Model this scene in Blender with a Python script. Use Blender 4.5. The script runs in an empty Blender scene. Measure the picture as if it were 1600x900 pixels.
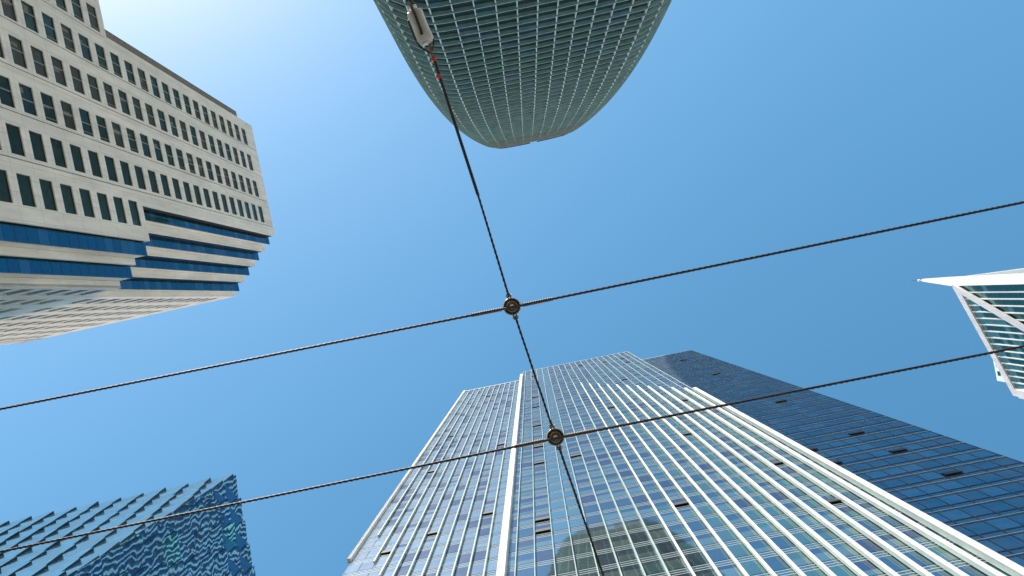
import bpy, math, random
from mathutils import Matrix, Vector
random.seed(7)
R = math.radians
S = bpy.context.scene
COL = S.collection

# ------------------------------------------------------------------ camera
EYE = 1.6
FOC = 1500.0                                   # focal length in pixels of a 1600 px wide frame
zen = Vector((27.5, 12.0, FOC)).normalized()   # where straight up lies: right, down, forward
Q = zen.rotation_difference(Vector((0, 0, 1))).to_matrix()
cam_d = bpy.data.cameras.new('camera'); cam = bpy.data.objects.new('camera', cam_d); COL.objects.link(cam)
cam_d.sensor_width = 36; cam_d.lens = FOC / 1600 * 36; cam_d.clip_end = 6000; cam_d.clip_start = 0.05
cx, cy, cz = Q @ Vector((1, 0, 0)), Q @ Vector((0, -1, 0)), Q @ Vector((0, 0, -1))
M3 = Matrix((cx, cy, cz)).transposed()
cam.matrix_world = Matrix.Translation((0, 0, EYE)) @ M3.to_4x4()
S.camera = cam
S.render.resolution_x, S.render.resolution_y = 1024, 576

# ------------------------------------------------------------------ light
sun_dir = Vector((-0.53, -0.68, 1.0)).normalized()
el = math.asin(sun_dir.z); az = math.atan2(sun_dir.x, sun_dir.y)
w = bpy.data.worlds.new('World'); S.world = w; w.use_nodes = True
nt = w.node_tree; bg = nt.nodes['Background']
sky = nt.nodes.new('ShaderNodeTexSky'); sky.sky_type = 'NISHITA'; sky.sun_disc = False
sky.sun_elevation = el; sky.sun_rotation = az
sky.altitude = 0; sky.air_density = 1.0; sky.dust_density = 0.28; sky.ozone_density = 3.0
# the clear deep blue of the day: a plain tone response per channel on the sky's own light
sp = nt.nodes.new('ShaderNodeSeparateColor'); cb = nt.nodes.new('ShaderNodeCombineColor')
nt.links.new(sky.outputs[0], sp.inputs[0])
for i, (g_, k_) in enumerate(((1.8, 5.5), (1.3, 2.72), (1.2, 1.9))):
    pw = nt.nodes.new('ShaderNodeMath'); pw.operation = 'POWER'; pw.inputs[1].default_value = g_
    ml = nt.nodes.new('ShaderNodeMath'); ml.operation = 'MULTIPLY'; ml.inputs[1].default_value = k_ * .1546 ** (g_ - 1)
    nt.links.new(sp.outputs[i], pw.inputs[0]); nt.links.new(pw.outputs[0], ml.inputs[0]); nt.links.new(ml.outputs[0], cb.inputs[i])
nt.links.new(cb.outputs[0], bg.inputs[0]); bg.inputs[1].default_value = 0.119
sd = bpy.data.lights.new('sun', 'SUN'); sd.energy = 5.0; sd.angle = R(0.5); sd.color = (1, .96, .90)
so = bpy.data.objects.new('sun', sd); COL.objects.link(so)
so.rotation_euler = sun_dir.to_track_quat('Z', 'Y').to_euler()
S.view_settings.view_transform = 'Standard'; S.view_settings.look = 'None'
S.view_settings.exposure = 0.4; S.view_settings.gamma = 1

# ------------------------------------------------------------------ materials
def new_mat(name):
    m = bpy.data.materials.new(name); m.use_nodes = True
    return m, m.node_tree, m.node_tree.nodes['Principled BSDF']

def glass(name, col, rough=.04, ior=1.9, bump=.0, bscale=.3, var=.0):
    m, t, p = new_mat(name)
    p.inputs['Base Color'].default_value = (*col, 1)
    p.inputs['Roughness'].default_value = rough
    p.inputs['IOR'].default_value = ior
    tc = t.nodes.new('ShaderNodeTexCoord')
    if var:
        n = t.nodes.new('ShaderNodeTexNoise'); n.inputs['Scale'].default_value = .9; n.inputs['Detail'].default_value = 3
        t.links.new(tc.outputs['Object'], n.inputs['Vector'])
        h = t.nodes.new('ShaderNodeHueSaturation'); h.inputs['Color'].default_value = (*col, 1)
        mr = t.nodes.new('ShaderNodeMapRange'); mr.inputs['To Min'].default_value = 1 - var; mr.inputs['To Max'].default_value = 1 + var
        mr.inputs['From Min'].default_value = .3; mr.inputs['From Max'].default_value = .7
        t.links.new(n.outputs['Fac'], mr.inputs['Value']); t.links.new(mr.outputs[0], h.inputs['Value'])
        t.links.new(h.outputs[0], p.inputs['Base Color'])
    if bump:
        n = t.nodes.new('ShaderNodeTexNoise'); n.inputs['Scale'].default_value = bscale; n.inputs['Detail'].default_value = 1.0
        t.links.new(tc.outputs['Object'], n.inputs['Vector'])
        b = t.nodes.new('ShaderNodeBump'); b.inputs['Strength'].default_value = 1; b.inputs['Distance'].default_value = bump
        t.links.new(n.outputs['Fac'], b.inputs['Height']); t.links.new(b.outputs[0], p.inputs['Normal'])
    return m

def coated(name, col, tint, f, rough=.03, bump=.003, bscale=.6, var=.1):
    """reflective coated glass: a tinted mirror over what shows through of blinds and rooms"""
    m, t, p = new_mat(name)
    p.inputs['Base Color'].default_value = (*col, 1); p.inputs['Roughness'].default_value = .4
    g = t.nodes.new('ShaderNodeBsdfGlossy'); g.inputs['Color'].default_value = (*tint, 1); g.inputs['Roughness'].default_value = rough
    mx = t.nodes.new('ShaderNodeMixShader')
    tc = t.nodes.new('ShaderNodeTexCoord')
    n = t.nodes.new('ShaderNodeTexNoise'); n.inputs['Scale'].default_value = bscale; n.inputs['Detail'].default_value = 1.5
    t.links.new(tc.outputs['Object'], n.inputs['Vector'])
    mr = t.nodes.new('ShaderNodeMapRange'); mr.inputs['From Min'].default_value = .3; mr.inputs['From Max'].default_value = .7
    mr.inputs['To Min'].default_value = f - var; mr.inputs['To Max'].default_value = f + var
    t.links.new(n.outputs['Fac'], mr.inputs['Value']); t.links.new(mr.outputs[0], mx.inputs[0])
    if bump:
        b = t.nodes.new('ShaderNodeBump'); b.inputs['Distance'].default_value = bump
        t.links.new(n.outputs['Fac'], b.inputs['Height']); t.links.new(b.outputs[0], g.inputs['Normal'])
    t.links.new(p.outputs[0], mx.inputs[1]); t.links.new(g.outputs[0], mx.inputs[2])
    t.links.new(mx.outputs[0], t.nodes['Material Output'].inputs['Surface'])
    return m

def solid(name, col, rough=.5, metal=0.0, var=.12, scale=1.5, spec=.5):
    m, t, p = new_mat(name)
    p.inputs['Roughness'].default_value = rough; p.inputs['Metallic'].default_value = metal
    p.inputs['Specular IOR Level'].default_value = spec
    tc = t.nodes.new('ShaderNodeTexCoord')
    n = t.nodes.new('ShaderNodeTexNoise'); n.inputs['Scale'].default_value = scale; n.inputs['Detail'].default_value = 6
    t.links.new(tc.outputs['Object'], n.inputs['Vector'])
    mr = t.nodes.new('ShaderNodeMapRange'); mr.inputs['From Min'].default_value = .3; mr.inputs['From Max'].default_value = .7
    mr.inputs['To Min'].default_value = 1 - var; mr.inputs['To Max'].default_value = 1 + var
    h = t.nodes.new('ShaderNodeHueSaturation'); h.inputs['Color'].default_value = (*col, 1)
    t.links.new(n.outputs['Fac'], mr.inputs['Value']); t.links.new(mr.outputs[0], h.inputs['Value'])
    t.links.new(h.outputs[0], p.inputs['Base Color'])
    return m

def concrete(name, col, joint=(4.17, 1.39)):
    """precast panels: weathering streaks plus fine panel joints running level and up the wall"""
    m, t, p = new_mat(name)
    p.inputs['Roughness'].default_value = .85
    tc = t.nodes.new('ShaderNodeTexCoord')
    n = t.nodes.new('ShaderNodeTexNoise'); n.inputs['Scale'].default_value = .35; n.inputs['Detail'].default_value = 8
    n.inputs['Roughness'].default_value = .65
    mp = t.nodes.new('ShaderNodeMapping'); mp.inputs['Scale'].default_value = (2.2, 1, .3)
    t.links.new(tc.outputs['Object'], mp.inputs['Vector']); t.links.new(mp.outputs[0], n.inputs['Vector'])
    mr = t.nodes.new('ShaderNodeMapRange'); mr.inputs['From Min'].default_value = .3; mr.inputs['From Max'].default_value = .7
    mr.inputs['To Min'].default_value = .80; mr.inputs['To Max'].default_value = 1.1
    t.links.new(n.outputs['Fac'], mr.inputs['Value'])
    sx = t.nodes.new('ShaderNodeSeparateXYZ'); t.links.new(tc.outputs['Object'], sx.inputs[0])
    def line(sock, pitch, wdt):
        a = t.nodes.new('ShaderNodeMath'); a.operation = 'PINGPONG'; a.inputs[1].default_value = pitch / 2
        t.links.new(sock, a.inputs[0])
        b = t.nodes.new('ShaderNodeMath'); b.operation = 'GREATER_THAN'; b.inputs[1].default_value = pitch / 2 - wdt
        t.links.new(a.outputs[0], b.inputs[0]); return b.outputs[0]
    l1 = line(sx.outputs['Z'], joint[0], .025); l2 = line(sx.outputs['X'], joint[1], .02)
    mx = t.nodes.new('ShaderNodeMath'); mx.operation = 'MAXIMUM'; t.links.new(l1, mx.inputs[0]); t.links.new(l2, mx.inputs[1])
    k = t.nodes.new('ShaderNodeMath'); k.operation = 'MULTIPLY_ADD'; k.inputs[1].default_value = -.32; k.inputs[2].default_value = 1
    t.links.new(mx.outputs[0], k.inputs[0])
    pr = t.nodes.new('ShaderNodeMath'); pr.operation = 'MULTIPLY'
    t.links.new(mr.outputs[0], pr.inputs[0]); t.links.new(k.outputs[0], pr.inputs[1])
    h = t.nodes.new('ShaderNodeHueSaturation'); h.inputs['Color'].default_value = (*col, 1)
    t.links.new(pr.outputs[0], h.inputs['Value']); t.links.new(h.outputs[0], p.inputs['Base Color'])
    return m

M = dict(
    concrete=concrete('pale_precast', (.86, .81, .70)),
    concrete_plain=concrete('pale_precast_smooth', (.84, .79, .67), (8.34, 50)),
    joint=solid('joint_dark', (.03, .026, .022), .9),
    win_dark=coated('window_glass_dark', (.003, .014, .012), (.22, .42, .38), .26, .03, .03, .9, .12),
    win_brown=coated('window_glass_brown', (.040, .036, .026), (.28, .38, .34), .24, .03, .03, .9, .12),  # brown-toned variant, picked at random per window
    win_teal=coated('window_glass_teal', (.003, .02, .026), (.18, .40, .46), .34, .03, .03, .9, .12),
    win_frame=solid('window_frame', (.05, .055, .05), .5),
    win_bar=solid('window_bar', (.30, .30, .27), .5),
    curtain=solid('curtain', (.20, .18, .14), .9, var=.4, scale=3),
    blue_glass=coated('blue_strip_glass', (.004, .022, .04), (.03, .19, .28), .70, .05, 0),
    blue_glass2=coated('blue_strip_glass_lighter', (.015, .04, .06), (.08, .24, .33), .70, .05, 0),
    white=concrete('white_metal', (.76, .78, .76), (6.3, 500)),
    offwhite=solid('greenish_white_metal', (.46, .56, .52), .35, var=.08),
    trim=solid('pale_trim', (.42, .50, .54), .4, var=.05),
    dark=solid('dark_opening', (.012, .014, .014), .6),
    g_blue=coated('tower_glass_blue', (.008, .020, .03), (.30, .45, .54), .74),
    g_violet=coated('tower_glass_violet', (.014, .020, .03), (.29, .35, .47), .72),
    g_teal=coated('tower_glass_teal', (.010, .055, .055), (.42, .62, .60), .64),
    g_pale=coated('tower_glass_blind', (.045, .080, .065), (.60, .72, .70), .66),
    g_cyan=coated('tower_glass_cyan', (.006, .05, .055), (.54, .74, .76), .70),
    g_band=coated('tower_glass_band', (.012, .045, .045), (.48, .66, .70), .66, bump=0),
    g_lav=coated('tower_glass_lavender', (.12, .13, .16), (.62, .67, .72), .68),  # left wing's paler pair: brighter sky and sun put into the colour
    g_lav2=coated('tower_glass_pale_blue', (.13, .18, .20), (.74, .80, .82), .70),
    g_navy=coated('tower_glass_navy', (.10, .13, .145), (.012, .24, .36), .68),  # right wing's darker glass: the shadow on it is put into the colour
    g_navy2=coated('tower_glass_navy_lighter', (.12, .15, .165), (.02, .30, .44), .66),  # slightly lighter navy tone, mixed at random among the right wing's panes
    mull_dark=solid('dark_mullion', (.03, .035, .04), .4),
    mull_grey=solid('grey_mullion', (.42, .48, .52), .4),
    shade=solid('sun_shade_metal', (.21, .35, .335), .55, .0, .2, .6),
    shade_edge=solid('sun_shade_edge', (.60, .74, .70), .4, var=.05),
    crown=solid('crown_panel', (.235, .275, .25), .6, 0, .15, .5),
    sf_glass=coated('curved_tower_glass', (.001, .012, .012), (.20, .48, .45), .28, .05, .002, .5),
    sf_glass2=coated('curved_tower_glass_blue', (.001, .018, .035), (.28, .52, .72), .35, .05, .002, .5),
    fold_pale=coated('folded_glass_pale', (.13, .23, .25), (.64, .88, .90), .55, .05, .02, .5),  # pale copy: reflected bright sky put into the colour
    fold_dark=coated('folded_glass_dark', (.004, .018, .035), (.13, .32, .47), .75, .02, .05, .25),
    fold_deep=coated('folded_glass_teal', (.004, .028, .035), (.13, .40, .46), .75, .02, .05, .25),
    wedge=glass('folded_wedge', (.012, .03, .04), .1, 1.5, .0),
    green_glass=coated('green_glass', (.002, .030, .024), (.09, .36, .31), .33, .04, .01, .6),
    green_glass2=coated('green_glass_lighter', (.05, .15, .12), (.35, .65, .58), .35, .08, .01, .6),
    brace=concrete('white_brace_panel', (.68, .71, .72), (4.0, 500)),
    pale_wall=solid('pale_cyan_wall', (.55, .68, .70), .6, var=.05),
    steel=solid('cable_steel', (.040, .034, .028), .6, .2, .3, 40),
    steel_light=solid('galvanised_grip', (.17, .15, .125), .6, .2, .3, 60),
    black=solid('black_rubber', (.010, .010, .010), .5, var=.2),
    brass=solid('bronze_disc', (.24, .19, .12), .4, .5, .25, 60),
    bolt=solid('bolt_white', (.75, .73, .68), .4, var=.1, scale=30),
    porcelain=solid('cream_insulator', (.68, .66, .59), .3, 0, .12, 14),
    rust=solid('rust_wire', (.22, .11, .06), .8, 0, .4, 60),
    orange=solid('orange_tape', (.50, .07, .02), .7, 0, .2, 40),
)

# ------------------------------------------------------------------ mesh building
class MB:
    def __init__(s): s.v = []; s.f = []; s.mi = []; s.mats = []
    def m(s, name):
        if name not in s.mats: s.mats.append(name)
        return s.mats.index(name)
    def quad(s, pts, mat):
        b = len(s.v); s.v += [tuple(p) for p in pts]; s.f.append(tuple(range(b, b + len(pts)))); s.mi.append(s.m(mat))
    def hexa(s, P, mat):
        """eight corners: 0-3 bottom ring, 4-7 top ring"""
        b = len(s.v); s.v += [tuple(p) for p in P]; k = s.m(mat)
        for q in ((0, 3, 2, 1), (4, 5, 6, 7), (0, 1, 5, 4), (1, 2, 6, 5), (2, 3, 7, 6), (3, 0, 4, 7)):
            s.f.append(tuple(b + i for i in q)); s.mi.append(k)
    def box(s, x0, x1, y0, y1, z0, z1, mat):
        s.hexa([(x0, y0, z0), (x1, y0, z0), (x1, y1, z0), (x0, y1, z0), (x0, y0, z1), (x1, y0, z1), (x1, y1, z1), (x0, y1, z1)], mat)
    def prism(s, poly, z0, z1, mat):
        n = len(poly); b = len(s.v); k = s.m(mat)
        s.v += [(p[0], p[1], z0) for p in poly] + [(p[0], p[1], z1) for p in poly]
        s.f.append(tuple(b + i for i in reversed(range(n)))); s.mi.append(k)
        s.f.append(tuple(b + n + i for i in range(n))); s.mi.append(k)
        for i in range(n):
            j = (i + 1) % n
            s.f.append((b + i, b + j, b + n + j, b + n + i)); s.mi.append(k)

class Thing:
    """a building in its own turned frame; heights are counted from the eye level"""
    def __init__(s, name, label, cat, ang, a0, b0, group=None):
        s.a0, s.b0 = a0, b0; c, n = math.cos(ang), math.sin(ang)
        s.c, s.s = c, n
        o = bpy.data.objects.new(name, None); COL.objects.link(o)
        o.location = (a0 * c - b0 * n, a0 * n + b0 * c, 0); o.rotation_euler = (0, 0, ang)
        o.empty_display_size = 2
        o['label'] = label; o['category'] = cat
        if group: o['group'] = group
        s.o = o
    def world(s, p): return (p[0] * s.c - p[1] * s.s, p[0] * s.s + p[1] * s.c, p[2])
    def part(s, name, mb, parent=None, smooth=False, kind=None, label=None):
        me = bpy.data.meshes.new(name)
        me.from_pydata([(p[0] - s.a0, p[1] - s.b0, p[2] + EYE) for p in mb.v], [], mb.f)
        for k in mb.mats: me.materials.append(M[k])
        me.polygons.foreach_set('material_index', mb.mi)
        if smooth: me.polygons.foreach_set('use_smooth', [True] * len(me.polygons))
        me.update()
        o = bpy.data.objects.new(name, me); COL.objects.link(o); o.parent = parent or s.o
        if kind: o['kind'] = kind
        if label: o['label'] = label
        return o
    def panes(s, name, items, child=None):
        """items: [(corner points, builder)]; the hundred that show largest are parts, the rest one stuff part"""
        sc = []
        for it in items:
            pp = [proj(s.world(p)) for p in it[0]]
            ar = 0
            for i in range(len(pp)):
                x0, y0 = pp[i - 1]; x1, y1 = pp[i]; ar += x0 * y1 - x1 * y0
            mx = sum(p[0] for p in pp) / len(pp); my = sum(p[1] for p in pp) / len(pp)
            inside = -5 < mx < 1605 and -5 < my < 905
            sc.append((abs(ar) if inside else -1, it))
        sc.sort(key=lambda t: -t[0])
        for a, it in sc[:100]:
            mb = MB(); it[1](mb); o = s.part(name, mb)
            if len(it) > 2:
                mb = MB(); it[2](mb); s.part(child, mb, o)
        rest = MB()
        for a, it in sc[100:]:
            it[1](rest)
            if len(it) > 2: it[2](rest)
        if rest.v: s.part(name, rest, kind='stuff')

Qi = Q.transposed()
def proj(p):
    d = Qi @ Vector(p)
    if d.z <= .01: return (-9999, -9999)
    return (d.x / d.z * FOC + 800, d.y / d.z * FOC + 450)
def on_ray(px, py, z):
    d = Q @ Vector((px - 800, py - 450, FOC)); return Vector((d.x / d.z * z, d.y / d.z * z, z + EYE))

# ------------------------------------------------------------------ ground and streets
def sheet(name, x0, x1, y0, y1, z, mat):
    me = bpy.data.meshes.new(name); me.from_pydata([(x0, y0, z), (x1, y0, z), (x1, y1, z), (x0, y1, z)], [], [(0, 1, 2, 3)])
    me.materials.append(mat); o = bpy.data.objects.new(name, me); COL.objects.link(o); o['kind'] = 'structure'; return o
sheet('ground', -3000, 3000, -3000, 3000, 0, solid('paving', (.36, .34, .30), .9, scale=.3))
rd = sheet('road', -200, 200, -7, 7, .004, solid('asphalt', (.06, .06, .06), .9, scale=2))
rd.rotation_euler = (0, 0, R(-11.25))

# ================================================================== tall glass tower with white fins
A = R(-11.25)
K = 197 / 1500.
T = Thing('glass_tower', 'tall stepped blue glass tower ribbed with long white vertical fins', 'building', A, 6, 30)
NC, NL, NR = 115.26 * K, 126.6 * 190 / 1500., 132.1 * K
HC, HL, HR = 197., 190., 197.
UL0, UL1 = -16.1, -4.95
UC0, UC1 = -32.8 * K, 131.6 * K
UR1 = 229.2 * K
mb = MB()
mb.box(UL0, UL1 + .3, NL + .12, NL + 30, -EYE, HL - .3, 'g_navy2')
mb.box(UC0, UC1, NC + .12, NC + 34, -EYE, HC - .3, 'mull_grey')
mb.box(UC1 + .003, UR1, NR + .12, NR + 30, -EYE, HR - .3, 'mull_grey')
T.part('wall', mb)
mb = MB()
mb.box(UL0 - .02, UL1, NL - .05, NL + .11, HL - .9, HL, 'trim'); T.part('coping', mb)
mb = MB(); mb.box(UC0 - .02, UC1 + .05, NC - .05, NC + .11, HC - .5, HC, 'trim')
mb.box(UC1 + .05, UC1 - .05, NC + .11, NC + 34, HC - .5, HC, 'trim'); T.part('coping', mb)
mb = MB(); mb.box(UC1 + .06, UR1 + .02, NR - .05, NR + .11, HR - .5, HR, 'trim'); T.part('coping', mb)
FH = 3.15
zs = [1.0 + FH * i for i in range(63)]
bC = 8.59 * K
uc = [134.2 * K - bC * k for k in range(1, 20)]
bays_c = [UC0] + sorted(u for u in uc if u > UC0 + .2) + [UC1]
bays_l = [UL0 + (UL1 - UL0) / 11 * k for k in range(12)]
nR = 10
bays_r = [UC1 + .1 + (UR1 - UC1 - .1) / nR * k for k in range(nR + 1)]
items = []
def cell(u0, u1, n, z0, z1, mat, z2=None, mat2=None):
    def f(m, u0=u0, u1=u1, n=n, z0=z0, z1=z1, mat=mat, z2=z2, mat2=mat2):
        if z2 is None:
            m.box(u0, u1, n, n + .1, z0, z1, mat)
        else:
            m.box(u0, u1, n, n + .1, z0, z2, mat2); m.box(u0, u1, n, n + .1, z2, z1, mat)
    items.append(([(u0, n, z0), (u1, n, z0), (u1, n, z1), (u0, n, z1)], f))
rnd = random.Random(5)
for bi in range(len(bays_c) - 1):
    u0, u1 = bays_c[bi] + .02, bays_c[bi + 1] - .02
    style = {3: 'cyan', 4: 'cyan', 11: 'teal', 14: 'teal'}.get(bi, 'mix')
    for fi, z in enumerate(zs):
        z0, z1 = z + 1.02, z + FH - .01
        if z1 > HC - .6: continue
        if style == 'cyan': cell(u0, u1, NC, z0, z1, 'g_cyan'); continue
        if style == 'teal' and rnd.random() < .8: cell(u0, u1, NC, z0, z1, 'g_teal'); continue
        r = rnd.random()
        hi = rnd.choice(['g_blue', 'g_violet', 'g_blue']) if u0 < 8 else rnd.choice(['g_blue', 'g_blue', 'g_violet', 'g_teal'])
        if r < .38: cell(u0, u1, NC, z0, z1, hi)
        else:
            fr = rnd.choice([.35, .5, .6, .75])
            cell(u0, u1, NC, z0, z1, hi, z0 + (z1 - z0) * fr, rnd.choice(['g_pale', 'g_pale', 'g_teal']))
for bi in range(11):
    u0, u1 = bays_l[bi] + .02, bays_l[bi + 1] - .02
    for fi, z in enumerate(zs):
        z0, z1 = z + 1.02, z + FH - .01
        if z1 > HL - .95: continue
        if bi == 10: cell(u0, u1, NL, z0, z1, 'g_lav2'); continue
        r = rnd.random()
        if r < .45: cell(u0, u1, NL, z0, z1, rnd.choice(['g_lav', 'g_lav2']))
        elif r < .65: cell(u0, u1, NL, z0, z1, 'g_violet')
        else: cell(u0, u1, NL, z0, z1, 'g_violet' if rnd.random() < .4 else 'g_lav', z0 + (z1 - z0) * rnd.choice([.4, .6]), 'g_lav2')
for bi in range(nR):
    u0, u1 = bays_r[bi] + .035, bays_r[bi + 1] - .035
    for fi, z in enumerate(zs):
        z0, z1 = z + .98, z + FH - .13
        if z1 > HR - .6: continue
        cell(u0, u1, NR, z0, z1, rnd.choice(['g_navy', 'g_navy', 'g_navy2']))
T.panes('window_pane', items)
for z in zs:
    if z > HC - 2: continue
    mb = MB()
    for (a, b, n, top) in ((UL0, UL1, NL, HL - 1.9), (UC0, UC1, NC, HC - 1.4)):
        if z > top: continue
        mb.box(a, b, n + .01, n + .1, z, z + 1.0, 'g_band')
        for q in (.0, .36, .74): mb.box(a, b, n - .004, n + .009, z + q + .02, z + q + .085, 'trim')
    mb.box(UC1 + .06, UR1, NR + .01, NR + .1, z, z + .96, 'g_navy')
    mb.box(UC1 + .06, UR1 + .06, NR - .05, NR + .009, z - .07, z + .02, 'mull_grey')
    mb.box(UC1 + .06, UR1, NR - .012, NR + .009, z + .82, z + .88, 'mull_dark')
    T.part('floor_band', mb)
# fins on the flank that looks towards the folded glass building
for k in range(27):
    mb = MB(); n = NL + .6 + k * 1.12; mb.box(UL0 - .3, UL0 - .001, n - .09, n + .09, -EYE, HL - 3, 'white'); T.part('fin', mb)
mb = MB()
for z in zs:
    if z < HL - 3: mb.box(UL0 - .06, UL0 - .001, NL + .72, NL + 29.5, z + .02, z + .12, 'trim')
T.part('floor_band', mb)
# fins and mullions
for k, u in enumerate([131.6 * K] + uc):
    t = max(0, min(1, (u / K) / 131)); W = (.05 + .21 * t) / 2; D = .13 + .15 * t
    if k == 0: W = .2; D = .38
    zt = min(HC, 150.6 - .375 * (u / K - 39.7))
    mb = MB()
    if t > .25:                                   # broad cap, dark joint, blade coloured duller for its weaker sun
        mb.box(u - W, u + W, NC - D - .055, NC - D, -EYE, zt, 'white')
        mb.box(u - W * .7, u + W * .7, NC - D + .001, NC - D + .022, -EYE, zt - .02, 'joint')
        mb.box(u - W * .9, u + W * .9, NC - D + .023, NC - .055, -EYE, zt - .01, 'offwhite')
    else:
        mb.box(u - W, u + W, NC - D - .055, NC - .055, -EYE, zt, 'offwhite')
    if zt < HC - .6: mb.box(u - .035, u + .035, NC - .12, NC - .055, zt, HC - .5, 'trim')
    T.part('fin', mb)
bott = {1: 74., 2: 66., 3: 62.}
for k in range(1, 11):
    u = bays_l[k]; mb = MB()
    mb.box(u - .045, u + .045, NL - .22, NL - .055, bott.get(k, -EYE) if k < 4 else -EYE, HL - 3.2, 'offwhite')
    mb.box(u - .03, u + .03, NL - .08, NL - .055, HL - 3.2, HL - .9, 'trim'); T.part('fin', mb)
mb = MB(); mb.box(UL0 - .25, UL0, NL - .25, NL + .1, 68., HL - .6, 'white'); T.part('fin', mb)
mb = MB()
mb.box(UC0 - .50, UC0 - .04, NC - .42, NC + 1.0, -EYE, HC - 9, 'white')
mb.box(UC0 - .04, UC0 + .02, NC - .1, NC + 1.0, -EYE, HC - .2, 'trim'); T.part('corner_column', mb)
for k in range(1, nR + 1):
    u = bays_r[k]; mb = MB(); mb.box(u - .033, u + .033, NR - .02, NR + .1, -EYE, HR - .5, 'mull_dark'); T.part('mullion', mb)  # coloured dark to carry the shadow on this wing
# open awning windows, hinged at their head
def open_win(plane, px, py, vent=False):
    n, bays = plane
    d = Q @ Vector((px - 800, py - 450, FOC)); x, y = d.x / d.z, d.y / d.z
    c, s = math.cos(A), math.sin(A)
    u_, n_ = x * c + y * s, -x * s + y * c
    z = n / n_; u = u_ * z
    b = max(i for i in range(len(bays) - 1) if bays[i] <= u or i == 0)
    u0, u1 = bays[b] + .06, bays[b + 1] - .06
    zb = zs[0] + FH * round((z - zs[0] - 1.1) / FH) + 1.1
    mb = MB()
    e = .13
    mb.box(u0, u1, n - .012, n + .0, zb, zb + .28, 'dark')
    mb.hexa([(u0, n - e, zb + .02), (u1, n - e, zb + .02), (u1, n - e + .05, zb + .0), (u0, n - e + .05, zb + .0),
             (u0, n - .05, zb + .95), (u1, n - .05, zb + .95), (u1, n - .013, zb + .95), (u0, n - .013, zb + .95)], 'dark' if not vent else 'green_glass2')
    T.part('open_window', mb)
for p in ((762, 620), (701, 685), (779, 696), (671, 741), (755, 804), (673, 837), (598, 873)): open_win((NL, bays_l), *p)
for p in ((837, 588), (840, 621), (842, 664), (845, 699), (848, 725), (854, 822), (857, 840), (906, 572), (970, 561),
          (977, 566), (972, 593), (956, 639), (1068, 628), (1068, 678), (904, 715), (1068, 796), (1212, 730), (1304, 790)): open_win((NC, bays_c), *p)
for p in ((841, 638), (944, 567)): open_win((NC, bays_c), *p, vent=True)
for p in ((1073, 563), (1129, 585), (1234, 629), (1354, 678), (1406, 699), (1494, 734), (1276, 709), (1306, 722)): open_win((NR, bays_r), *p)

# ================================================================== pale concrete tower with stepped corner
A2 = R(77.7)
k2 = .12
F1 = 370.4 * k2; CA = -97.2 * k2
L = Thing('concrete_tower', 'pale concrete tower with rows of dark windows and a stepped blue glass corner', 'building', A2, -30, 60)
HU, HLo = 180., 117.9
aU0, aU1 = -.957 * F1, -.4765 * F1
aL0, aL1 = -1.35 * F1, -.3735 * F1
D0 = .34
mb = MB()
mb.box(aU0 + .03, aU1 - .05, F1 + D0 + .06, F1 + 60, HLo - .5, HU - .3, 'joint')
mb.box(aL0 + .03, aL1 - .05, F1 + D0 + .06, F1 + 60, -EYE, HLo - .6, 'joint')
L.part('core', mb)
# window columns on the first face, in metres along it
colw = [(-1.135, -1.065), (-1.03, -.959), (-.918, -.851), (-.810, -.742), (-.700, -.632), (-.592, -.525), (-.483, -.413)]
joints = [-1.157, -1.053, -.950, -.845, -.733, -.6235, -.5155]
WP, WH, WZ = 4.17, 2.6, 109.6
rows = [WZ + WP * i for i in range(-22, 16)]
def face_wall(mb, a0, a1, z0, z1, cols, jts, mat='concrete'):
    """slab pieces round the openings, with open joints between the precast columns"""
    cuts = sorted([a0, a1] + [j for j in jts if a0 + .5 < j < a1 - .5])
    for i in range(len(cuts) - 1):
        s0 = cuts[i] + (.06 if i else 0); s1 = cuts[i + 1] - (.06 if i < len(cuts) - 2 else 0)
        ws = sorted((w0, w1) for (w0, w1) in cols if w0 > s0 and w1 < s1)
        e = s0
        for (w0, w1) in ws:
            mb.box(e, w0, F1, F1 + D0, z0, z1, mat)
            zc = z0
            for r in rows:
                if r > z0 + .4 and r + WH < z1 - .4:
                    mb.box(w0, w1, F1, F1 + D0, zc, r, mat); zc = r + WH
            mb.box(w0, w1, F1, F1 + D0, zc, z1, mat); e = w1
        mb.box(e, s1, F1, F1 + D0, z0, z1, mat)
cm = [(a * F1, b * F1) for a, b in colw]; jm = [j * F1 for j in joints]
mb = MB()
ZS = 117.1
face_wall(mb, aU0, aU1, ZS, HU, [c for c in cm if c[0] > aU0 and c[1] < aU1], jm)
face_wall(mb, aL0, aL1, -EYE, ZS - .004, cm, jm)
mb.box(aL0, aU0 - .004, F1, F1 + D0, ZS, HLo, 'concrete'); mb.box(aU1 + .004, aL1, F1, F1 + D0, ZS, HLo, 'concrete')
mb.box(aL0, aU0 - .01, F1 + .01, F1 + 12, HLo - .5, HLo + .02, 'concrete')
mb.box(aU1 + .01, aL1, F1 + .01, F1 + 12, HLo - .5, HLo + .02, 'concrete')
L.part('wall', mb)
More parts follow.
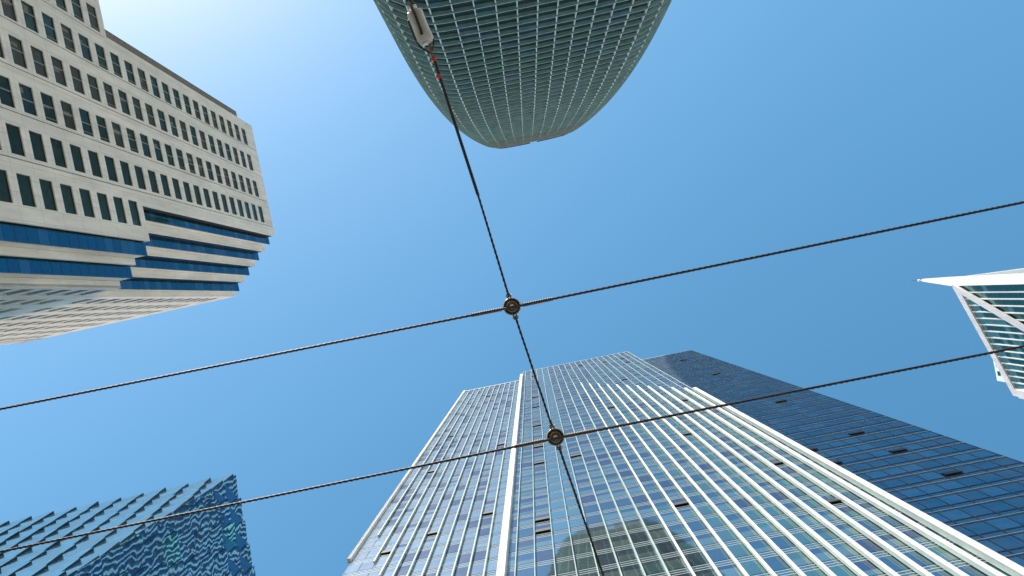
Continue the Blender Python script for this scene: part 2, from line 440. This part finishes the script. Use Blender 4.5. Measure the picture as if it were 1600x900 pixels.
def win(a0, a1, z, dark):
    rr = random.Random(int(a0 * 100 + z * 13))
    def frame(m):
        y = F1 + .12
        m.box(a0, a0 + .07, y, y + .1, z, z + WH, 'win_frame'); m.box(a1 - .07, a1, y, y + .1, z, z + WH, 'win_frame')
        m.box(a0 + .07, a1 - .07, y, y + .1, z, z + .07, 'win_frame'); m.box(a0 + .07, a1 - .07, y, y + .1, z + WH - .07, z + WH, 'win_frame')
        if not dark:
            q = a0 + (a1 - a0) * rr.choice([.36, .42, .5])
            m.box(q, q + .09, y - .004, y + .1, z + .07, z + WH - .07, 'win_bar')
            if rr.random() < .4:
                q2 = a0 + (a1 - a0) * .86; m.box(q2, q2 + .05, y - .004, y + .1, z + .07, z + WH - .07, 'win_bar')
    def pane(m):
        q = rr.random()
        m.box(a0 + .07, a1 - .07, F1 + .19, F1 + .225, z + .07, z + WH - .07, 'win_dark' if dark else 'win_brown' if q < .45 else 'win_teal' if q > .8 else 'win_dark')
        if not dark and rr.random() < .5:      # a drawn blind or curtain edge behind the glass line
            c0 = a0 + (a1 - a0) * rr.uniform(.1, .5); m.box(c0, c0 + rr.uniform(.2, .7), F1 + .17, F1 + .186, z + .12, z + WH * rr.uniform(.4, .95) - .1, 'curtain')
    return ([(a0, F1, z), (a1, F1, z), (a1, F1, z + WH), (a0, F1, z + WH)], frame, pane)
items = []
for ci, (w0, w1) in enumerate(cm):
    for r in rows:
        inU = w0 > aU0 and w1 < aU1 and ZS + .4 < r and r + WH < HU - .4
        inL = w1 < aL1 and r + WH < ZS - .4
        if inU or inL:
            if r < 20: continue
            items.append(win(w0, w1, r, ci >= 5))
# second face: runs away to the left, seen edge on
def win2(b0, b1, z):
    def f(m):
        x = CA - .25
        m.box(x, x + .06, b0, b1, z, z + WH, 'win_frame')
    def g(m):
        x = CA - .19
        m.box(x, x + .012, b0 + .12, b1 - .12, z + .12, z + WH - .12, 'fold_pale')
    return ([(CA, b0, z), (CA, b1, z), (CA, b1, z + WH), (CA, b0, z + WH)], f, g)
bU, bL = 451.6 * k2, 410.0 * k2
cols2 = [(11.664 * (4.455 + .448 * i) - 1.55, 11.664 * (4.455 + .448 * i) + 1.55) for i in range(0, 9)]
for i, (b0, b1) in enumerate(cols2):
    for r in rows:
        if r < 20: continue
        if (b0 > bU and r + WH < HU - .3) or (b0 > bL and i == 0 and r + WH < HLo - .3): items.append(win2(b0, b1, r))
L.panes('window', items, 'pane')
mb = MB()
def wall2(z0, z1, bs):
    e = bs
    for (b0, b1) in cols2:
        if b0 < bs: continue
        mb.box(CA - .3, CA, e, b0, z0, z1, 'concrete')
        zc = z0
        for r in rows:
            if r > max(z0, 19) + .3 and r + WH < z1 - .3:
                mb.box(CA - .3, CA, b0, b1, zc, r, 'concrete'); zc = r + WH
        mb.box(CA - .3, CA, b0, b1, zc, z1, 'concrete'); e = b1
    mb.box(CA - .3, CA, e, 755 * k2, z0, z1, 'concrete')
wall2(HLo + .003, HU, bU); wall2(-EYE, HLo, bL)
mb.box(CA - 20, CA - .33, bU + .1, 755 * k2 - .1, HLo - .5, HU - .3, 'joint')
mb.box(CA - 20, CA - .33, bL + .1, 755 * k2 - .1, -EYE, HLo - .6, 'joint')
mb.prism([(CA - .01, 755 * k2), (-108.8 * k2, 831 * k2), (-112 * k2, 1000 * k2), (-160 * k2, 1000 * k2), (-160 * k2, 755 * k2)], -EYE, HU, 'concrete')
L.part('wall', mb)
# stepped corner, each step a strip of blue glass and a concrete pier
def stepcorner(steps, z0, z1):
    for (kind, a0, a1, m0, m1) in steps:
        a0, a1, m0, m1 = a0 * k2, a1 * k2, m0 * k2, m1 * k2
        mb = MB()
        if kind == 'g':
            z = z0; i = 0
            mb.box(a0, a1 - .02, m0, m0 + .25, z0, z1, 'mull_dark')
            zz = math.floor((z0) / 2.085) * 2.085
            while zz < z1:
                q0, q1 = max(zz + .03, z0), min(zz + 2.055, z1)
                if q1 > q0 + .2: mb.box(a0 + .03, a1, m0 - .03, m0 - .004, q0, q1, random.choice(['blue_glass', 'blue_glass', 'blue_glass2']))
                zz += 2.085
            mb.box(a0, a1 - .01, m0 + .26, m1, z0, z1 - .05, 'concrete_plain')
            L.part('glass_strip', mb)
        else:
            mb.box(a0, a1, m0, m0 + .35, z0, z1, 'concrete_plain')
            mb.box(a0, a1 - .06, m0 + .36, m1, z0, z1 - .1, 'mull_dark')
            L.part('pier', mb)
up = [('g', -178, -165.7, 381.5, 391), ('c', -165.6, -156.2, 390.6, 404), ('g', -158.2, -144.8, 403, 411), ('c', -144.7, -136.8, 410.6, 424),
      ('g', -138, -125, 422.8, 432), ('c', -124.9, -116.3, 431.2, 444), ('g', -117.8, -104.2, 443.7, 452), ('c', -104.1, -97.3, 451.5, 480)]
stepcorner(up, HLo - 1, HU)
lo = [('g', -139, -124.4, 376.2, 390), ('c', -124.3, -117.4, 389.8, 397), ('g', -118.5, -104.9, 396.1, 410), ('c', -104.8, -97.4, 410, 440)]
stepcorner(lo, -EYE, HLo)
mb = MB()   # the dark recessed edge strip beside the first face
mb.box(aU0 - 1.6, aU0 - .02, F1 + .6, F1 + 30, HLo - .4, 173.5, 'curtain'); L.part('side_strip', mb)

# ================================================================== curved glass tower with sun shades
A3 = R(-11.97)
cu, cv, w0_, z0_, kk, r0_, r1_, ex_, cb_ = 12.09, -70.53, 26.23, 180.7, .275, 9.84, 9.2, 2.046, .68
C = Thing('curved_tower', 'dark green curved glass tower with rounded corners and a shade on every floor', 'building', A3, cu, cv)
HT = 326.
def ring_pt(z, q, out=0.0):
    """point at fraction q of one turn, starting at the middle of the near face"""
    t = max(0., z - z0_) / (HT - z0_)
    w_ = w0_ * (1 - kk * t ** ex_); r = r0_ + (r1_ - r0_) * t
    q = q % 1.0 * 4; side = int(round(q)) % 4; f = q - round(q)          # f in -.5..+.5 round the middle of a side
    half = (w_ - r) + math.pi / 4 * r
    sgn = 1 if f >= 0 else -1; l = abs(f) * 2 * half
    if l <= w_ - r: x, y, nx, ny = l, w_, 0, 1
    else:
        a = (l - (w_ - r)) / r; x = (w_ - r) + r * math.sin(a); y = (w_ - r) + r * math.cos(a); nx, ny = math.sin(a), math.cos(a)
    x *= sgn; nx *= sgn
    y2 = y + cb_ * math.cos(min(1, abs(x) / w_) * math.pi / 2) * (abs(y) / w_) ** 4
    x2 = x + cb_ * math.copysign(1, x) * math.cos(min(1, abs(y) / w_) * math.pi / 2) * (abs(x) / w_) ** 4
    x, y = x2 + nx * out, y2 + ny * out
    for _ in range(side): x, y = y, -x
    return (cu + x, cv + y, z)
NB = 60
SFH = 4.2
fl = [HT - 8 - SFH * i for i in range(75)][::-1]
qs = [(j + .5) / NB for j in range(NB)]
items = []
rn = random.Random(3)
for fi in range(len(fl)):
    z0, z1 = fl[fi], fl[fi] + SFH
    if z0 < 3: continue
    for j in range(NB):
        qa, qb = qs[j] + .0006, qs[(j + 1) % NB] - .0006 + (1 if j == NB - 1 else 0)
        qa2 = qa
        P = [ring_pt(z0, qa), ring_pt(z0, qb), ring_pt(z1, qb), ring_pt(z1, qa)]
        I = [ring_pt(z0, qa, -.08), ring_pt(z0, qb, -.08), ring_pt(z1, qb, -.08), ring_pt(z1, qa, -.08)]
        if z0 > HT - 9 and j == NB - 1: continue
        mt = 'crown' if z0 > 296 else rn.choice(['sf_glass', 'sf_glass', 'sf_glass2', 'wedge'])
        if (24 < j < 36 or j in (11, 12, 13) or 46 < j < 49) and z0 < 200 and False: continue
        def f(m, P=P, I=I, mt=mt):
            m.hexa([P[0], P[1], I[1], I[0], P[3], P[2], I[2], I[3]], mt)
        items.append((P, f))
C.panes('window_pane', items)
def ring_solid(mb, z0, z1, o0, o1, mat, edge=None, n=180, q0=0., q1=1.):
    closed = abs(q1 - q0) > .999
    pts = [(q0 + (q1 - q0) * i / n) for i in range(n + (0 if closed else 1))]
    m = len(pts); b = len(mb.v)
    for q in pts:
        mb.v += [ring_pt(z0, q, o0), ring_pt(z0, q, o1), ring_pt(z1, q, o1), ring_pt(z1, q, o0)]
    kA = mb.m(mat); kE = mb.m(edge or mat)
    for i in range(m if closed else m - 1):
        j = (i + 1) % m
        for (s, t, k) in ((0, 1, kA), (1, 2, kE), (2, 3, kA), (3, 0, kA)):
            mb.f.append((b + 4 * i + s, b + 4 * j + s, b + 4 * j + t, b + 4 * i + t)); mb.mi.append(k)
    if not closed:
        for i in (0, m - 1): mb.f.append(tuple(b + 4 * i + s for s in range(4))); mb.mi.append(kA)
for z in fl:
    if z < 3 or z > 316: continue
    mb = MB(); ring_solid(mb, z - .07, z + .07, -.1, .62, 'shade' if z < 286 else 'crown', 'shade_edge' if z < 300 else 'crown'); C.part('sun_shade', mb)
for j in range(NB):
    mb = MB()
    nz = 60; dq = .00042
    zsr = [3 + (HT - 6 - 3) * i / nz for i in range(nz + 1)]
    b = len(mb.v); k = mb.m('shade_edge')
    for z in zsr:
        mb.v += [ring_pt(z, qs[j] - dq, -.02), ring_pt(z, qs[j] + dq, -.02), ring_pt(z, qs[j] + dq, .36), ring_pt(z, qs[j] - dq, .36)]
    for i in range(nz):
        for (s, t) in ((0, 1), (1, 2), (2, 3), (3, 0)):
            mb.f.append((b + 4 * i + s, b + 4 * i + t, b + 4 * i + 4 + t, b + 4 * i + 4 + s)); mb.mi.append(k)
    mb.f += [(b, b + 1, b + 2, b + 3), (b + 4 * nz, b + 4 * nz + 1, b + 4 * nz + 2, b + 4 * nz + 3)]; mb.mi += [k, k]
    C.part('fin', mb)
mb = MB(); ring_solid(mb, -EYE, 3, -.6, .5, 'shade'); C.part('base', mb)
mb = MB(); ring_solid(mb, HT - 3.8, HT - 1.2, -.5, .05, 'crown', q0=.5 / NB, q1=1 - .5 / NB); ring_solid(mb, HT - 1.2, HT, -.5, .3, 'mull_dark', q0=.5 / NB, q1=1 - .5 / NB); C.part('crown', mb)
mb = MB()
P = [ring_pt(HT - 9, i / 60., -1)[:2] for i in range(60)]; mb.prism(P, HT - 9.5, HT - 8.5, 'crown'); C.part('roof', mb)
mb = MB(); P = [ring_pt(0, i / 60., -4)[:2] for i in range(60)]
P = [(cu + (p[0] - cu) * .62, cv + (p[1] - cv) * .62) for p in P]; mb.prism(P, -EYE, HT - 10, 'mull_dark'); C.part('core', mb)

# ================================================================== low building of folded glass
k4 = 125 / 1500.
A4 = R(-12.0)
c4, s4 = math.cos(A4), math.sin(A4)
px_, py_ = -464.3 * k4, 282.1 * k4
ca, cbb = px_ * c4 + py_ * s4, -px_ * s4 + py_ * c4
G = Thing('folded_glass_building', 'glass building of shingled folded panels with wavy reflections, in the bottom left corner', 'building', A4, ca - 25, cbb + 25)
HG = 125.
mb = MB(); mb.box(ca - 75, ca - .05, cbb + .05, cbb + 60, -EYE, HG - .4, 'wedge'); G.part('core', mb)
BW, GF, PR = 3.02, 4.35, .32
items = []
nfl = int(HG / GF)
def panel(fr, s0, s1, z0, z1, mat, pr):
    # fr(s, out, z) -> frame point;  the lead edge of each panel stands proud towards the top
    a, b, c, d = fr(s0, .0, z0), fr(s1, 0.02, z0), fr(s1, pr, z1), fr(s0, .0, z1)
    i0, i1, i2, i3 = fr(s0, -.04, z0), fr(s1, -.04, z0), fr(s1, -.04, z1), fr(s0, -.04, z1)
    def f(m):
        m.quad([a, b, d], mat); m.quad([b, c, d], mat)
        m.quad([b, i1, i2, c], 'wedge'); m.quad([d, c, i2, i3], 'wedge'); m.quad([a, i0, i1, b], 'wedge'); m.quad([a, d, i3, i0], 'wedge')
    return ([a, b, c, d], f)
frP = lambda s, o, z: (ca - s, cbb - o, z)      # s runs left from the corner
frQ = lambda s, o, z: (ca + o, cbb + s, z)
rg = random.Random(8)
for fi in range(nfl):
    z1 = HG - GF * fi; z0 = z1 - GF + .03
    if z0 < 2: continue
    off = (fi * .27 * BW) % BW
    s = -off
    while s < 62:
        a, b = max(0, s), s + BW - .03
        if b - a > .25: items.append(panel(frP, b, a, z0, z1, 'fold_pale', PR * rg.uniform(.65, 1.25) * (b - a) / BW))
        s += BW
    s = -off
    while s < 50:
        a, b = max(0, s), s + BW - .03
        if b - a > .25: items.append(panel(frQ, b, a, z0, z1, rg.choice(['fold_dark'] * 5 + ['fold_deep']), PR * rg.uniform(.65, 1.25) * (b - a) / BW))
        s += BW
G.panes('glass_panel', items)

# ================================================================== braced tower with a spire, right edge
k5 = 214 / 1500.
def U(x, y, z=214.): return (x * z / 1500., y * z / 1500.)
p0 = U(657, -14.9); p1 = U(749.7, 153.4)
A5 = math.atan2(p1[1] - p0[1], p1[0] - p0[0])
c5, s5 = math.cos(A5), math.sin(A5)
def f5(p): return (p[0] * c5 + p[1] * s5, -p[0] * s5 + p[1] * c5)
q0, q1 = f5(p0), f5(p1)     # along x, face at y = q0[1] (negative: camera lies at larger y)
B = Thing('braced_tower', 'white braced tower of green glass with vertical ribs and a pointed spire', 'building', A5, (q0[0] + q1[0]) / 2, q0[1] - 15)
yF = q0[1]; HB = 214.
mb = MB()
e2 = f5(U(765 * 1.6, -42.65 * 1.6))
mb.prism([(q0[0] + .1, yF - .15), (q1[0] - .1, yF - .15), (q1[0] - .1, yF - 30), (q0[0] + 28, yF - 34), (q0[0] + 3, yF - 4)][::-1], -EYE, HB - 1.0, 'mull_dark')
B.part('core', mb)
items = []
NV = 16; wv = (q1[0] - 1.9 - q0[0]) / NV; FB = 4.0
rb = random.Random(4)
for i in range(NV):
    for j in range(52):
        z1 = HB - 2.6 - FB * j; z0 = z1 - FB + .05
        if z0 < 2: continue
        for h in range(2):
            a0 = q0[0] + wv * i + .06; a1 = a0 + wv - .1
            za, zb = z0 + (z1 - z0) / 2 * h, z0 + (z1 - z0) / 2 * (h + 1) - .05
            mt = 'green_glass2' if (j == 0 and rb.random() < .8) or rb.random() < (.35 if j < 3 else .04) else 'green_glass'
            def f(m, a0=a0, a1=a1, za=za, zb=zb, mt=mt): m.box(a0, a1, yF - .14, yF - .08, za, zb, mt)
            items.append(([(a0, yF, za), (a1, yF, za), (a1, yF, zb), (a0, yF, zb)], f))
B.panes('window_pane', items)
for i in range(1, NV + 1):
    a = q0[0] + wv * i; mb = MB(); mb.box(a - .11, a + .11, yF - .14, yF + .10, -EYE, HB - 2.4, 'brace'); B.part('fin', mb)
mb = MB(); mb.box(q0[0], q1[0], yF - .6, yF + .35, HB - 2.4, HB, 'brace'); B.part('roof_beam', mb)
mb = MB(); mb.box(q1[0] - 1.85, q1[0] + .3, yF - 1.2, yF + .45, -EYE, HB - 2.41, 'brace'); B.part('corner_column', mb)
# diagonal brace: hit the face plane with the two ends
def hitF(x, y):
    q = f5((x / 1500., y / 1500.)); z = yF / q[1]; return q[0] * z, z
b0 = hitF(661.9, -14.9); b1 = hitF(764.8, 46.5)
dx, dz = b1[0] - b0[0], b1[1] - b0[1]
b2 = (b0[0] + dx * 2.2, b0[1] + dz * 2.2); b0 = (b0[0] - dx * .02, b0[1] - dz * .02)
ln = math.hypot(dx, dz); nx, nz = -dz / ln * .75, dx / ln * .75
mb = MB(); y0, y1 = yF + .21, yF + .75
mb.hexa([(b0[0] - nx, y1, b0[1] - nz), (b0[0] + nx, y1, b0[1] + nz), (b0[0] + nx, y0, b0[1] + nz), (b0[0] - nx, y0, b0[1] - nz),
         (b2[0] - nx, y1, b2[1] - nz), (b2[0] + nx, y1, b2[1] + nz), (b2[0] + nx, y0, b2[1] + nz), (b2[0] - nx, y0, b2[1] - nz)], 'brace')
B.part('diagonal_brace', mb)
# corner mast that tapers into the spire
mb = MB(); X = 93.4
prof = [(231.2, -.0400, -.0390), (229.7, -.0431, -.0359), (214.9, -.0449, -.0233), (183., -.0457, -.0235), (120., -.0457, -.0235), (-EYE, -.0457, -.0235)]
prev = None
for (z, ra, rb_) in prof:
    ya, yb = ra * X, rb_ * X; dd = (yb - ya) * .9 + .05
    cur = [(X, ya), (X, yb), (X + dd, yb + .1), (X + dd, ya - .0)]
    cur = [(*f5(p), z) for p in cur]
    if prev: mb.hexa(cur + prev, 'brace')
    prev = cur
B.part('spire', mb)
mb = MB(); tp = f5((X, -.0393 * X)); mb.box(tp[0] - .2, tp[0] + .2, tp[1] - .2, tp[1] + .2, 231.6, 232.6, 'bolt')
mb.box(tp[0] - .05, tp[0] + .05, tp[1] - .05, tp[1] + .05, 232.6, 236.5, 'mull_dark'); B.part('beacon', mb)
# the second, sliver-thin face beyond the mast
g0, g1 = f5(U(668, -29.6)), f5(U(800, -47.3))
mb = MB()
def seg(m, pa, pb, th, z0, z1, mat):
    dx, dy = pb[0] - pa[0], pb[1] - pa[1]; l = math.hypot(dx, dy); nx, ny = -dy / l * th, dx / l * th
    m.prism([pa, pb, (pb[0] + nx, pb[1] + ny), (pa[0] + nx, pa[1] + ny)], z0, z1, mat)
seg(mb, g0, g1, .5, HB - 1.6, HB, 'brace')
for j in range(20): seg(mb, g0, g1, .35, HB - 3.4 - j * 4, HB - 2.0 - j * 4, 'pale_wall')
seg(mb, g0, g1, .3, HB - 90, HB - 1.7, 'crown')
B.part('side_wall', mb)

# ================================================================== pale tower beyond
k6 = 260 / 1500.
ax, ay = 721.4 * k6, 85 * k6
Pb = Thing('distant_tower', 'corner of a pale cyan tower peeping out behind the braced green glass tower', 'building', 0, ax, ay)
mb = MB()
P4 = [(ax - 1.2, ay), (723.2 * k6, 131.5 * k6), (800 * k6, 139 * k6), (800 * k6, 85 * k6)]
mb.prism(P4, -EYE, 260, 'pale_wall'); Pb.part('wall', mb)
e0, e1 = P4[0], P4[1]; dl = math.hypot(e1[0] - e0[0], e1[1] - e0[1]); ux, uy = (e1[0] - e0[0]) / dl, (e1[1] - e0[1]) / dl
for j in range(8):
    for i in range(3):
        t0 = dl - 1.5 - i * 2.4; mb = MB(); z1 = 258.9 - j * 3.4
        a = (e0[0] + ux * t0 - .03, e0[1] + uy * t0); b = (e0[0] + ux * (t0 - 1.2) - .03, e0[1] + uy * (t0 - 1.2))
        seg(mb, b, a, .02, z1 - 1.6, z1, 'win_dark'); Pb.part('window', mb)

# ================================================================== overhead wires
ZW = 5.0
def wire_mesh(pts, rad, mat, strands=3, twist=.09, seg_len=.03, name='w'):
    """strands laid round each other along a polyline"""
    P = [Vector(p) for p in pts]; out_v = []; out_f = []
    path = []; acc = 0.0
    for i in range(len(P) - 1):
        d = P[i + 1] - P[i]; n = max(1, int(d.length / seg_len))
        for k in range(n): path.append((P[i] + d * (k / n), d.normalized(), acc + d.length * k / n))
        acc += d.length
    path.append((P[-1], (P[-1] - P[-2]).normalized(), acc))
    ns = 6
    for s in range(strands):
        b = len(out_v)
        for (c, t, l) in path:
            up = Vector((0, 0, 1)); a = t.cross(up)
            if a.length < .01: a = Vector((1, 0, 0))
            a.normalize(); bb = t.cross(a).normalized()
            ph = l / twist * 2 * math.pi / 1.0 + s * 2 * math.pi / strands
            off = (a * math.cos(ph) + bb * math.sin(ph)) * rad * .5 if strands > 1 else Vector((0, 0, 0))
            rr = rad * (.56 if strands > 1 else 1)
            for q in range(ns):
                an = q * 2 * math.pi / ns; out_v.append(tuple(c + off + (a * math.cos(an) + bb * math.sin(an)) * rr))
        for i in range(len(path) - 1):
            for q in range(ns):
                r2 = (q + 1) % ns
                out_f.append((b + i * ns + q, b + i * ns + r2, b + (i + 1) * ns + r2, b + (i + 1) * ns + q))
        out_f.append(tuple(b + q for q in range(ns))); out_f.append(tuple(b + (len(path) - 1) * ns + q for q in reversed(range(ns))))
    return out_v, out_f
def obj_from(name, v, f, mat, loc=(0, 0, 0), parent=None, smooth=True):
    me = bpy.data.meshes.new(name); me.from_pydata([(p[0] - loc[0], p[1] - loc[1], p[2] - loc[2]) for p in v], [], f)
    me.materials.append(M[mat]); me.polygons.foreach_set('use_smooth', [smooth] * len(me.polygons)); me.update()
    o = bpy.data.objects.new(name, me); COL.objects.link(o)
    if parent: o.parent = parent
    else: o.location = loc
    return o
def tagit(o, label, cat, group=None):
    o['label'] = label; o['category'] = cat
    if group: o['group'] = group
def empty(name, loc, label, cat, group=None):
    o = bpy.data.objects.new(name, None); COL.objects.link(o); o.location = loc; o.empty_display_size = .1
    tagit(o, label, cat, group); return o
def ext(a, b, d): return a + (a - b).normalized() * d

ROD = .0078
N1 = on_ray(800, 479, ZW); N2 = on_ray(868, 683, ZW)
Wz = -.022                                          # the long wires pass just below the hubs
def long_wire(pl, pm, pr, lab):
    l, m, r = on_ray(*pl, ZW) , on_ray(*pm, ZW), on_ray(*pr, ZW)
    for p in (l, m, r): p.z += Wz
    L0, R0 = ext(l, m, 13), ext(r, m, 13)
    root = empty('overhead_wire', m, lab, 'cable', 'long overhead wires')
    v, f = wire_mesh([L0, m, R0], ROD, 'steel'); obj_from('strand', v, f, 'steel', m, root)
    dl, dr = (l - m).normalized(), (r - m).normalized()
    for d in (dl, dr):                               # wrapped grips either side of the hub
        v, f = wire_mesh([m + d * .055 + Vector((0, 0, .004)), m + d * .215 + Vector((0, 0, .004))], ROD * 1.28, 'steel_light', 4, .05, .008)
        obj_from('wire_grip', v, f, 'steel_light', m, root)
    return root
long_wire((0, 639), (800, 480), (1600, 316), 'upper of the two long dark wires, crossing only open sky')
long_wire((0, 861), (868, 684), (1600, 540), 'lower of the two long dark wires, crossing before the ribbed tower')

def lathe(prof, n=40):
    v = []; f = []
    for (r, z) in prof:
        for i in range(n): v.append((r * math.cos(2 * math.pi * i / n), r * math.sin(2 * math.pi * i / n), z))
    m = len(prof)
    for k in range(m - 1):
        for i in range(n):
            j = (i + 1) % n; f.append((k * n + i, k * n + j, (k + 1) * n + j, (k + 1) * n + i))
    f.append(tuple(range(n))[::-1]); f.append(tuple((m - 1) * n + i for i in range(n)))
    return v, f
def hub(p, lab, dir_up, dir_dn):
    root = empty('wire_hub', p, lab, 'cable fitting', 'round hubs where the wires cross')
    def add(name, prof, mat):
        v, f = lathe(prof); return obj_from(name, v, f, mat, (0, 0, 0), root)
    add('rim', [(.038, .0), (.0455, -.002), (.0475, .006), (.0455, .020), (.036, .022)], 'porcelain')
    add('rubber_ring', [(.031, -.004), (.0415, -.006), (.0425, .002), (.031, .004)], 'black')
    add('disc', [(.002, -.006), (.024, -.009), (.0305, -.0065), (.0320, .0), (.002, .001)], 'brass')
    add('disc', [(.002, -.0105), (.0165, -.0125), (.0205, -.009), (.002, -.0085)], 'black')
    add('disc', [(.002, -.0120), (.0155, -.0140), (.0165, -.0125), (.002, -.0120)], 'brass')
    add('bolt', [(.001, -.0185), (.0095, -.0165), (.0115, -.013), (.002, -.012)], 'bolt')
    for d in (dir_up, dir_dn):                        # shackles that take the cross wire
        s = Vector((-d.y, d.x, 0))
        a = d * .046; b = d * .070
        for k in (-1, 1):
            v, f = wire_mesh([a + s * .008 * k, b + s * .008 * k], .0042, 'steel_light', 1, .05, .01)
            obj_from('shackle', v, f, 'steel_light', (0, 0, 0), root)
        v, f = wire_mesh([a + d * .014 - s * .017, a + d * .014 + s * .017], .0042, 'bolt', 1, .05, .01)
        obj_from('pin', v, f, 'bolt', (0, 0, 0), root)
    return root
kink = on_ray(747, 305, ZW); isl = on_ray(677, 88, ZW); ist = on_ray(645, 8, ZW); topw = on_ray(630, -60, ZW)
low = on_ray(943, 900, ZW)
d1u = (kink - N1).normalized(); d12 = (N2 - N1).normalized(); d2d = (low - N2).normalized()
hub(N1, 'round bronze and black wire hub against the open blue sky', d1u, d12)
hub(N2, 'round bronze and black wire hub in front of the ribbed glass tower', -d12, d2d)

def cross(a, b, rad, lab, strands=3):
    mid = (a + b) / 2
    v, f = wire_mesh([a, b], rad, 'steel', strands, .08); o = obj_from('cross_wire', v, f, 'steel', mid)
    tagit(o, lab, 'cable', 'short cross wires strung between the fittings'); return o
# upper cross wire: bare wire, then a thick wrapped end with two orange marks
root = empty('cross_wire', kink, 'orange-banded cross wire from the cream insulator to the upper hub', 'cable', 'short cross wires strung between the fittings')
v, f = wire_mesh([kink, N1 + d1u * .052], .0068, 'steel'); obj_from('strand', v, f, 'steel', kink, root)
v, f = wire_mesh([isl, kink], .0085, 'steel', 4, .06, .01); obj_from('wrapped_end', v, f, 'steel', kink, root)
dk = (kink - isl).normalized()
for px, py in ((678, 93), (686, 120)):
    c = on_ray(px, py, ZW); v, f = wire_mesh([c - dk * .012, c + dk * .012], .0128, 'orange', 1); obj_from('marker_band', v, f, 'orange', kink, root)
cross(N1 + d12 * .052, N2 - d12 * .052, .0068, 'middle cross wire joining the two round hubs')
cross(N2 + d2d * .052, N2 + d2d * 9.0, .0072, 'cross wire hanging from the lower hub down across the glass tower')
cross(ist, ist + (ist - isl).normalized() * 6.0, .0090, 'cross wire above the cream insulator, leaving at the top')

# strain insulator: grooved cream block with wire loops through it
ic = on_ray(657, 42, ZW); di = (isl - ist).normalized(); si = Vector((-di.y, di.x, 0)).normalized(); up = Vector((0, 0, 1))
ins = empty('strain_insulator', ic, 'cream strain insulator block looped with wire, hanging before the curved tower', 'insulator')
def to3(a, b, c): return di * a + si * b + up * c
bmv = []; bmf = []
prof = [(-.092, .020), (-.088, .036), (-.076, .043), (-.02, .041), (.03, .041), (.070, .044), (.084, .038), (.090, .022)]
n = 24
for (l, r) in prof:
    for i in range(n):
        an = 2 * math.pi * i / n; x, y = math.cos(an), math.sin(an)
        sc = 1 / max(abs(x) ** 4 + abs(y) ** 4, .0001) ** .25
        gx, gy = r * x * sc, r * y * sc
        if y < -.75 and abs(x) < .45 and -.085 < l < .04: gy += .016       # groove on the face seen from below
        bmv.append(tuple(to3(l, gx, gy * .8)))
for k_ in range(len(prof) - 1):
    for i in range(n):
        j = (i + 1) % n; bmf.append((k_ * n + i, k_ * n + j, (k_ + 1) * n + j, (k_ + 1) * n + i))
bmf.append(tuple(range(n))[::-1]); bmf.append(tuple((len(prof) - 1) * n + i for i in range(n)))
obj_from('block', bmv, bmf, 'porcelain', (0, 0, 0), ins)
def loop(pts, rad, mat, name):
    v, f = wire_mesh(pts, rad, mat, 1, .05, .006); obj_from(name, v, f, mat, (0, 0, 0), ins)
# loop from above runs down in the groove, goes through the hole
loop([to3(-.150, .006, .0), to3(-.105, .004, -.030), to3(-.06, .002, -.039), to3(.03, .004, -.038), to3(.045, .008, -.024)], .0075, 'steel', 'wire_loop')
loop([to3(-.150, -.004, .0), to3(-.10, -.03, .02), to3(-.05, -.02, .04), to3(.045, .008, .035)], .006, 'steel_light', 'wire_loop')
loop([to3(.150, .0, .0), to3(.10, .040, -.006), to3(.04, .050, -.004), to3(-.05, .048, 0), to3(-.07, .03, .01)], .005, 'steel', 'wire_loop')
loop([to3(.150, .0, .0), to3(.10, -.036, .0), to3(.085, -.040, .0)], .005, 'steel', 'wire_loop')
loop([to3(.100, -.012, .0), to3(.160, .0, .0)], .008, 'rust', 'wire_loop')
ev, ef = lathe([(.003, -.004), (.024, -.003), (.026, .002), (.003, .004)], 24)
rot = Vector((0, 0, 1)).rotation_difference(di).to_matrix()
ev = [tuple(rot @ Vector(p) + to3(.093, .006, -.004)) for p in ev]; obj_from('end_cap', ev, ef, 'bolt', (0, 0, 0), ins)
cv_, cf_ = wire_mesh([to3(-.118, 0, 0), to3(-.098, 0, 0)], .022, 'bolt', 1); obj_from('clamp', cv_, cf_, 'bolt', (0, 0, 0), ins)
